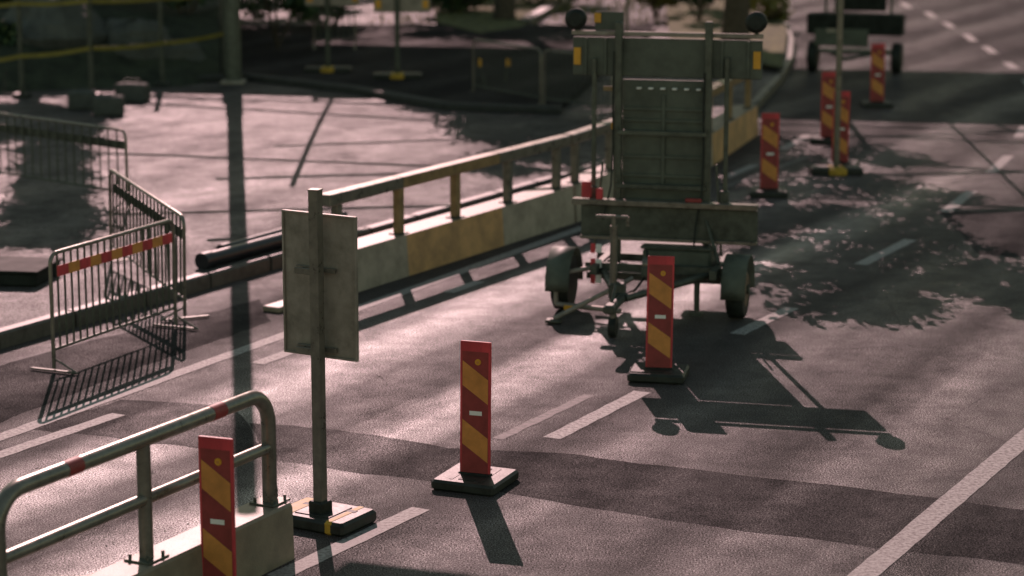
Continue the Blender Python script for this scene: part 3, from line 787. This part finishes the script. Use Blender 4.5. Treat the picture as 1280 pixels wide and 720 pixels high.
def leaves(mb, c, rad, n, size, m, rnd, ms=None):
    for _ in range(n):
        while True:
            q = Vector((rnd.uniform(-1,1), rnd.uniform(-1,1), rnd.uniform(-1,1)))
            if q.length < 1: break
        p = Vector(c) + Vector((q.x * rad[0], q.y * rad[1], q.z * rad[2]))
        nrm = Vector((rnd.gauss(0,1), rnd.gauss(0,1), rnd.gauss(0,1) + .4)).normalized()
        u = nrm.orthogonal().normalized(); u = (Matrix.Rotation(rnd.uniform(0, 6.28), 3, nrm) @ u); w = nrm.cross(u)
        s = size * rnd.uniform(.6, 1.3)
        mb.add([p - u*s, p + w*s*.55 - u*s*.1, p + u*s, p - w*s*.55 + u*s*.1], [(0,1,2,3)], m if not ms or rnd.random() < .6 else ms)
def shrub(loc, rad, n, label, m=None, ms=None, size=.07, group='shrubs around the pavement', seed=1):
    rnd = random.Random(seed); t = thing('shrub', label, 'shrub', loc, 0, group)
    mb = MB()
    for _ in range(max(4, int(rad[0]*7))):
        a = rnd.uniform(0, 6.28); k = rnd.uniform(0, .75)
        c = (rad[0]*k*math.cos(a), rad[1]*k*math.sin(a), rad[2]*rnd.uniform(.5, 1.2))
        rr = rnd.uniform(.3, .5) * min(rad[0], 1.2)
        leaves(mb, c, (rr, rr, rr*.8), n, size, m or M['leaf_dark'], rnd, ms or M['leaf'])
    mb.build('foliage', t)
    mb = MB()
    for _ in range(6):
        a = rnd.uniform(0, 6.28); mb.tube([(0,0,0), (rad[0]*.3*math.cos(a), rad[1]*.3*math.sin(a), rad[2]*.5), (rad[0]*.6*math.cos(a), rad[1]*.6*math.sin(a), rad[2]*.95)], [.03,.02,.008], M['bark'], 6)
    mb.build('stems', t)
sh = [
 ((-10.2, 47.5, 1.2), (1.6, 1.2, 1.0), 'dark shrub high on the bank in the top left corner', None),
 ((-8.2, 47.8, 1.2), (1.5, 1.2, 1.0), 'dark shrub on the bank above the large boulder', None),
 ((-6.6, 47.2, 1.0), (1.1, 1.0, 1.1), 'dark shrub on the bank close to the lamp mast', None),
 ((-5.0, 49.5, .3), (1.1, 1.0, 1.5), 'dark shrub right behind the lamp mast', None),
 ((-9.9, 44.5, .5), (.8, .6, .5), 'low leafy shrub at the front foot of the bank', None),
 ((-4.3, 54.5, .2), (1.7, .9, 1.2), 'dark shrub between the lamp mast and the left sign board', None),
 ((-6.4, 54.0, .8), (1.6, 1.0, 1.3), 'dark shrub above the yellow tape left of the lamp mast', None),
 ((-1.5, 64.5, .2), (1.5, 1.2, 1.3), 'dark shrub at the top edge right of the sign boards', None),
 ((5.1, 61.0, .2), (1.6, 1.6, 1.7), 'big dark shrub at the top edge right of the round sign', None),
 ((4.6, 57.0, .2), (.9, .9, 1.0), 'dark shrub right above the arrow board lamp', None),
 ((.6, 62.5, .2), (2.2, 1.6, .9), 'sunlit yellow green shrub at the top centre', 'y'),
 ((-1.4, 59.5, .2), (1.6, 1.2, .7), 'dark spreading shrub left of the sunlit yellow green one', None),
 ((3.6, 58.5, .2), (.7, .6, .7), 'small yellow shrub behind the top of the arrow board', 'y'),
 ((6.2, 57.0, .15), (.8, 2.2, .55), 'dry yellowish shrub on the verge left of the distant trailer', 'y'),
]
for i, (l, r, lb, k) in enumerate(sh):
    shrub(l, r, 260, lb, M['leaf_y'] if k else None, M['leaf_y'] if k else None, .075, seed=30 + i)
# fallen branches and grass tufts near the sunlit patch
mb = MB(); rnd = random.Random(5)
for _ in range(2600):
    x = rnd.uniform(-3.5, 6.4); y = rnd.uniform(56, 74)
    if x > .5 * (y - 46): continue
    h = rnd.uniform(.08, .3); a = rnd.uniform(0, 6.28); q = Vector((x, y, KH))
    mb.add([q + Vector((.02*math.cos(a), .02*math.sin(a), 0)), q - Vector((.02*math.cos(a), .02*math.sin(a), 0)), q + Vector((rnd.uniform(-.1,.1), rnd.uniform(-.1,.1), h))], [(0,1,2)], M['leaf_y'])
tag(mb.build('grass'), 'dry yellowish grass on the verge at the top centre', 'grass', kind='stuff')

# ------------------------------------------------------------------ trees whose crowns hang above the picture and shade the road
def shade_tree(base, label, targets, zr, trunk_r, n=130, size=.10, seed=3, radk=1.0):
    rnd = random.Random(seed); base = Vector(base)
    t = thing('tree', label, 'tree', base, 0, 'street trees')
    fork = Vector((0, 0, 4.6))
    tr = MB(); tr.tube([(0,0,0), (.03,.02,1.2), (-.04,.05,3.0), tuple(fork)], [trunk_r*1.35, trunk_r, trunk_r*.9, trunk_r*.75], M['bark'], 12)
    tr.build('trunk', t)
    cr = MB(); lb = MB()
    nd = [(fork, trunk_r * .5)]
    cs = []
    for (px, py, rx, ry) in targets:
        g = P(px, py); z = rnd.uniform(*zr); c = up(g, z) - base; s = g.y / F_PX
        cs.append((c, (max(.25, rx * s * radk), max(.35, rx * s * radk * 1.2), max(.22, min(1.0, ry * s * 1.3 * radk))), rx))
    cs.sort(key=lambda e: (e[0] - fork).length)
    for c, rad, rx in cs:
        for _ in range(int(n * rx / 30)):
            q = Vector((c.x + rnd.gauss(0, .62) * rad[0], c.y + rnd.gauss(0, .62) * rad[1], c.z + rnd.gauss(0, .6) * rad[2]))
            k = rnd.uniform(.12, .30)
            leaves(cr, q, (k * 1.5, k, k * .6), int(rnd.uniform(5, 13)), size, M['leaf'], rnd, M['leaf_dark'])
        bi = min(nd, key=lambda q: (q[0] - c).length); r0 = max(.012, bi[1] * .72)
        mid = bi[0].lerp(c, .5) + Vector((rnd.uniform(-.2,.2), rnd.uniform(-.3,.3), rnd.uniform(-.1,.35)))
        lb.tube([bi[0], mid, c], [r0, r0 * .8, r0 * .6], M['bark'], 6)
        nd.append((c, r0 * .75)); nd.append((mid, r0 * .85))
        for _ in range(4):
            e = c + Vector((rnd.uniform(-1,1)*rad[0], rnd.uniform(-1,1)*rad[1], rnd.uniform(-1,1)*rad[2])) * 1.15
            lb.tube([c, c.lerp(e, .5) + Vector((0,0,.06)), e], [.012, .008, .004], M['bark'], 5)
    cr.build('crown', t); lb.build('limbs', t)
T1 = [(985,200,45,10),(1010,235,50,12),(980,270,50,14),(1040,265,45,12),(1075,225,40,9),(1120,200,40,7),(1090,190,35,7),(1060,290,45,14),(1100,285,35,10),(1140,262,38,8),(1165,245,38,6),(1120,235,40,8),
      (1000,310,45,14),(960,320,30,14),(1030,335,40,14),(1060,350,40,14),(1085,375,35,10),(1095,398,24,6),(1040,375,26,8),(975,350,30,12),(1110,345,40,11),(1150,320,35,10),(1185,340,40,9),(1215,355,40,8),(1250,365,35,8),(1245,335,30,8),(1200,310,30,7),(1150,355,30,8),(1130,375,28,6),(1280,350,30,8),(1290,380,25,6),
      (955,240,30,14),(950,285,25,14),(1120,300,34,9),(1165,285,30,6),(1020,205,40,8),(1085,320,36,12),(1140,385,16,4),(985,380,16,5)]
shade_tree((4.9, 51.0, KH), 'street tree with its trunk behind the arrow board, dappling the right lane', T1, (5.6, 8.0), .26, n=27, size=.10, seed=9, radk=.95)
T2 = [(590,150,45,10),(640,165,50,14),(690,170,50,16),(740,175,45,14),(620,185,40,10),(680,200,40,12),(720,215,30,10),(650,210,30,8),(560,145,40,6),(760,200,40,16),(800,190,40,16),(850,200,50,18),(900,190,45,18),(900,240,40,14),(840,240,50,14),(635,230,20,5),(600,170,30,8),(780,240,40,14),(580,140,45,6),(640,145,50,8),(700,145,50,10),(700,185,45,12),(740,200,40,14),(720,160,40,12),(930,210,40,12),(940,180,40,12),(960,270,40,12),(900,280,30,12)]
shade_tree((-.2, 57.5, KH), 'street tree shading the pavement behind the barrier, its crown above the picture', T2, (5.4, 8.0), .22, n=110, size=.09, seed=12)
T3 = [(x, y, 20, 16) for x, y in ((60,155),(80,160),(40,165),(90,178),(50,180),(70,188),(60,203),(74,214),(58,226),(70,238),(58,250),(68,262))] + [(x, y, 7, 10) for x, y in ((46,278),(42,292),(36,306),(30,320),(80,282),(74,296),(68,308),(62,320))] + [(8,165,30,14),(-15,185,30,14),(20,150,30,12),(100,165,14,12)]
shade_tree((-9.6, 49.8, 1.2), 'tree added at the left, its crown shaped to throw the dark figure across the left crowd barrier', T3, (4.6, 6.2), .2, n=420, size=.075, seed=15)  # added tree, leaf clumps arranged to cast that figure

T4 = [(280,15,50,12),(270,60,50,12),(340,70,50,8),(440,10,30,8),(720,20,40,8),(600,15,50,8),(330,40,60,12),(390,50,50,12),(350,15,60,12),(300,60,50,10),(410,25,30,10),(560,45,45,8),(610,55,60,8),(660,60,60,8),(700,50,50,8),(560,15,30,8),(545,60,30,4),(420,55,25,6),(600,35,40,6),(250,40,50,10),(640,45,40,6),(380,0,60,10),(480,8,20,4)]
shade_tree((-3.2, 70.5, KH), 'unseen tree added above the top edge to shade the ground around the two sign boards', T4, (5.0, 7.5), .25, n=170, size=.11, seed=18)  # added out of view, only to darken the ground at the top

# unseen trees added beyond the bridge to block low sky light
def sky_block_tree(i, x, y, h):
    rnd = random.Random(100 + i)
    t = thing('tree', 'unseen leafy tree added beyond the bridge to block the low sky', 'tree', (x, y, 0), 0, 'unseen trees added beyond the bridge')
    mb = MB(); mb.tube([(0,0,0), (.1,.1,h*.3), (0,.1,h*.7)], [.4,.3,.12], M['bark'], 8); mb.build('trunk', t)
    mb = MB()
    for _ in range(16):
        a = rnd.uniform(0, 6.28); k = rnd.uniform(0, h*.22); z = rnd.uniform(.14, .92)*h
        leaves(mb, (k*math.cos(a), k*math.sin(a), z), (h*.15, h*.15, h*.12), 45, h*.03, M['leaf_dark'], rnd, M['leaf'])
    mb.build('crown', t)
for i in range(22):
    sky_block_tree(i, -105 + i*10 + random.uniform(-2, 2), 122 + random.uniform(-6, 9), random.uniform(21, 27))

# ------------------------------------------------------------------ road bridge farther on: its shade is the broad dark band
def bridge():
    zt = 12.0; off = zt / SLOPE
    def q(x, y): return Vector((x - SHX*off, y + off, 0))
    a, b = P(1030,160), P(1280,157)
    e0 = q(-6, 42.3); e1 = q(7.6, 39.5)
    d = (e1 - e0).normalized(); rz = math.atan2(d.y, d.x); c = (e0 + e1)/2
    nrm = Vector((-d.y, d.x, 0)); depth = 7.4
    t = thing('road_bridge', 'high concrete bridge beyond the picture, its shade is the broad dark band', 'bridge', c, rz)
    mb = MB(); mb.box((0, depth/2, zt - .35), (130, depth - .4, .7), M['concrete']); mb.box((0, depth/2, zt + .08), (130, depth, .16), M['concrete']); mb.build('deck', t)
    for y in (.12, depth - .12):
        mb = MB(); mb.box((0, y, zt + .65), (130, .08, .06), M['steel'])
        for k in range(44): mb.box((-64.5 + k*3, y, zt + .4), (.07, .07, .5), M['steel'])
        mb.build('parapet', t)
    for x in (-52, -30, 34, 56):
        mb = MB(); mb.tube([(x, depth/2, 0), (x, depth/2, zt - .69)], .6, M['concrete'], 20); mb.build('pier', t)
bridge()

# overhead wires (only their shade shows)
def wire(a, b, z, r, label, ext=9.0):
    p, q = up(P(*a), z), up(P(*b), z); d = (q - p).normalized(); p -= d*ext; q += d*ext
    mb = MB(p); n = 14; L = (q - p).length
    mb.tube([p.lerp(q, k/n) - Vector((0,0,.18*math.sin(math.pi*k/n))) for k in range(n+1)], r, M['copper'], 6)
    tag(mb.build('overhead_wire'), label, 'wire', 'overhead wires')
wire((165,213),(700,236),8,0.053,'overhead wire whose thin shade crosses the middle of the bright pavement')
wire((235,291),(640,280),8,0.043,'overhead wire whose faint shade falls nearest the black pipes')
wire((300,140),(700,156),8,0.048,'overhead wire whose shade runs just in front of the dark band')
wire((300,153),(720,180),8,0.062,'overhead wire whose wavy shade runs second in front of the dark band')
wire((1040,176),(1280,168),8,0.048,'overhead wire shading the right lane close to the dark band')
wire((1060,224),(1280,219),8,0.053,'overhead wire shading the dashed line on the right')
wire((1130,276),(1280,268),8,0.053,'overhead wire shading the right lane lowest of all')
wire((1195,158),(1280,240),8,.03,'overhead wire shading the right lane diagonally')
wire((414,142),(371,240),8,.04,'thick overhead cable shading the bright pavement lengthwise', 0.8)

# ------------------------------------------------------------------ litter, stones on the ground
mb = MB(); rnd = random.Random(21)
for _ in range(420):
    if rnd.random() < .6: g = P(rnd.uniform(-60, 420), rnd.uniform(350, 720))
    else: g = P(rnd.uniform(0, 1280), rnd.uniform(420, 720))
    r = rnd.uniform(.003, .009)
    vs = [g + Vector((r*rnd.uniform(.6,1.3)*math.cos(a), r*rnd.uniform(.6,1.3)*math.sin(a), 0)) for a in (0, 1.2, 2.4, 3.7, 5)]
    top = g + Vector((0, 0, r*.9))
    mb.add(vs + [top], [(i, (i+1) % 5, 5) for i in range(5)], M['kerb'])
tag(mb.build('gravel'), 'loose grit scattered on the asphalt', 'gravel', kind='stuff')

# ------------------------------------------------------------------ light
w = bpy.data.worlds.new('World'); scene.world = w; w.use_nodes = True
nt = w.node_tree; bg = nt.nodes['Background']
sky = nt.nodes.new('ShaderNodeTexSky'); sky.sky_type = 'NISHITA'; sky.sun_disc = False
el = math.atan(SLOPE / math.hypot(SHX, 1)); az = math.atan2(-SHX, 1)
sky.sun_elevation = el; sky.sun_rotation = az
sky.dust_density = 0.3; sky.air_density = 1.0
mul = nt.nodes.new('ShaderNodeMix'); mul.data_type = 'RGBA'; mul.blend_type = 'MULTIPLY'; mul.inputs['Factor'].default_value = 1
mul.inputs['B'].default_value = (1.10, .97, .62, 1)
nt.links.new(sky.outputs['Color'], mul.inputs['A']); nt.links.new(mul.outputs['Result'], bg.inputs['Color'])
bg.inputs['Strength'].default_value = .088
ld = bpy.data.lights.new('sun', 'SUN'); ld.energy = 3.2; ld.angle = R(.12); ld.color = (1, .64, .635)
lo = bpy.data.objects.new('sun', ld); COL.objects.link(lo)
to = Vector((-SHX, 1, SLOPE)).normalized()
lo.rotation_euler = to.to_track_quat('Z', 'Y').to_euler(); lo.location = to * 50

# ------------------------------------------------------------------ camera
cd = bpy.data.cameras.new('camera'); cd.sensor_width = 36; cd.lens = F_PX / 1280 * 36
cd.clip_start = .1; cd.clip_end = 2000
cd.dof.use_dof = True; cd.dof.focus_distance = 17.6; cd.dof.aperture_fstop = 1.15; cd.dof.aperture_blades = 9
co = bpy.data.objects.new('camera', cd); COL.objects.link(co)
co.location = (0, 0, H_CAM); co.rotation_euler = (math.pi/2 - TILT, 0, 0)
scene.camera = co
scene.view_settings.view_transform = 'Standard'; scene.view_settings.look = 'None'
scene.view_settings.exposure = .2; scene.view_settings.gamma = 1
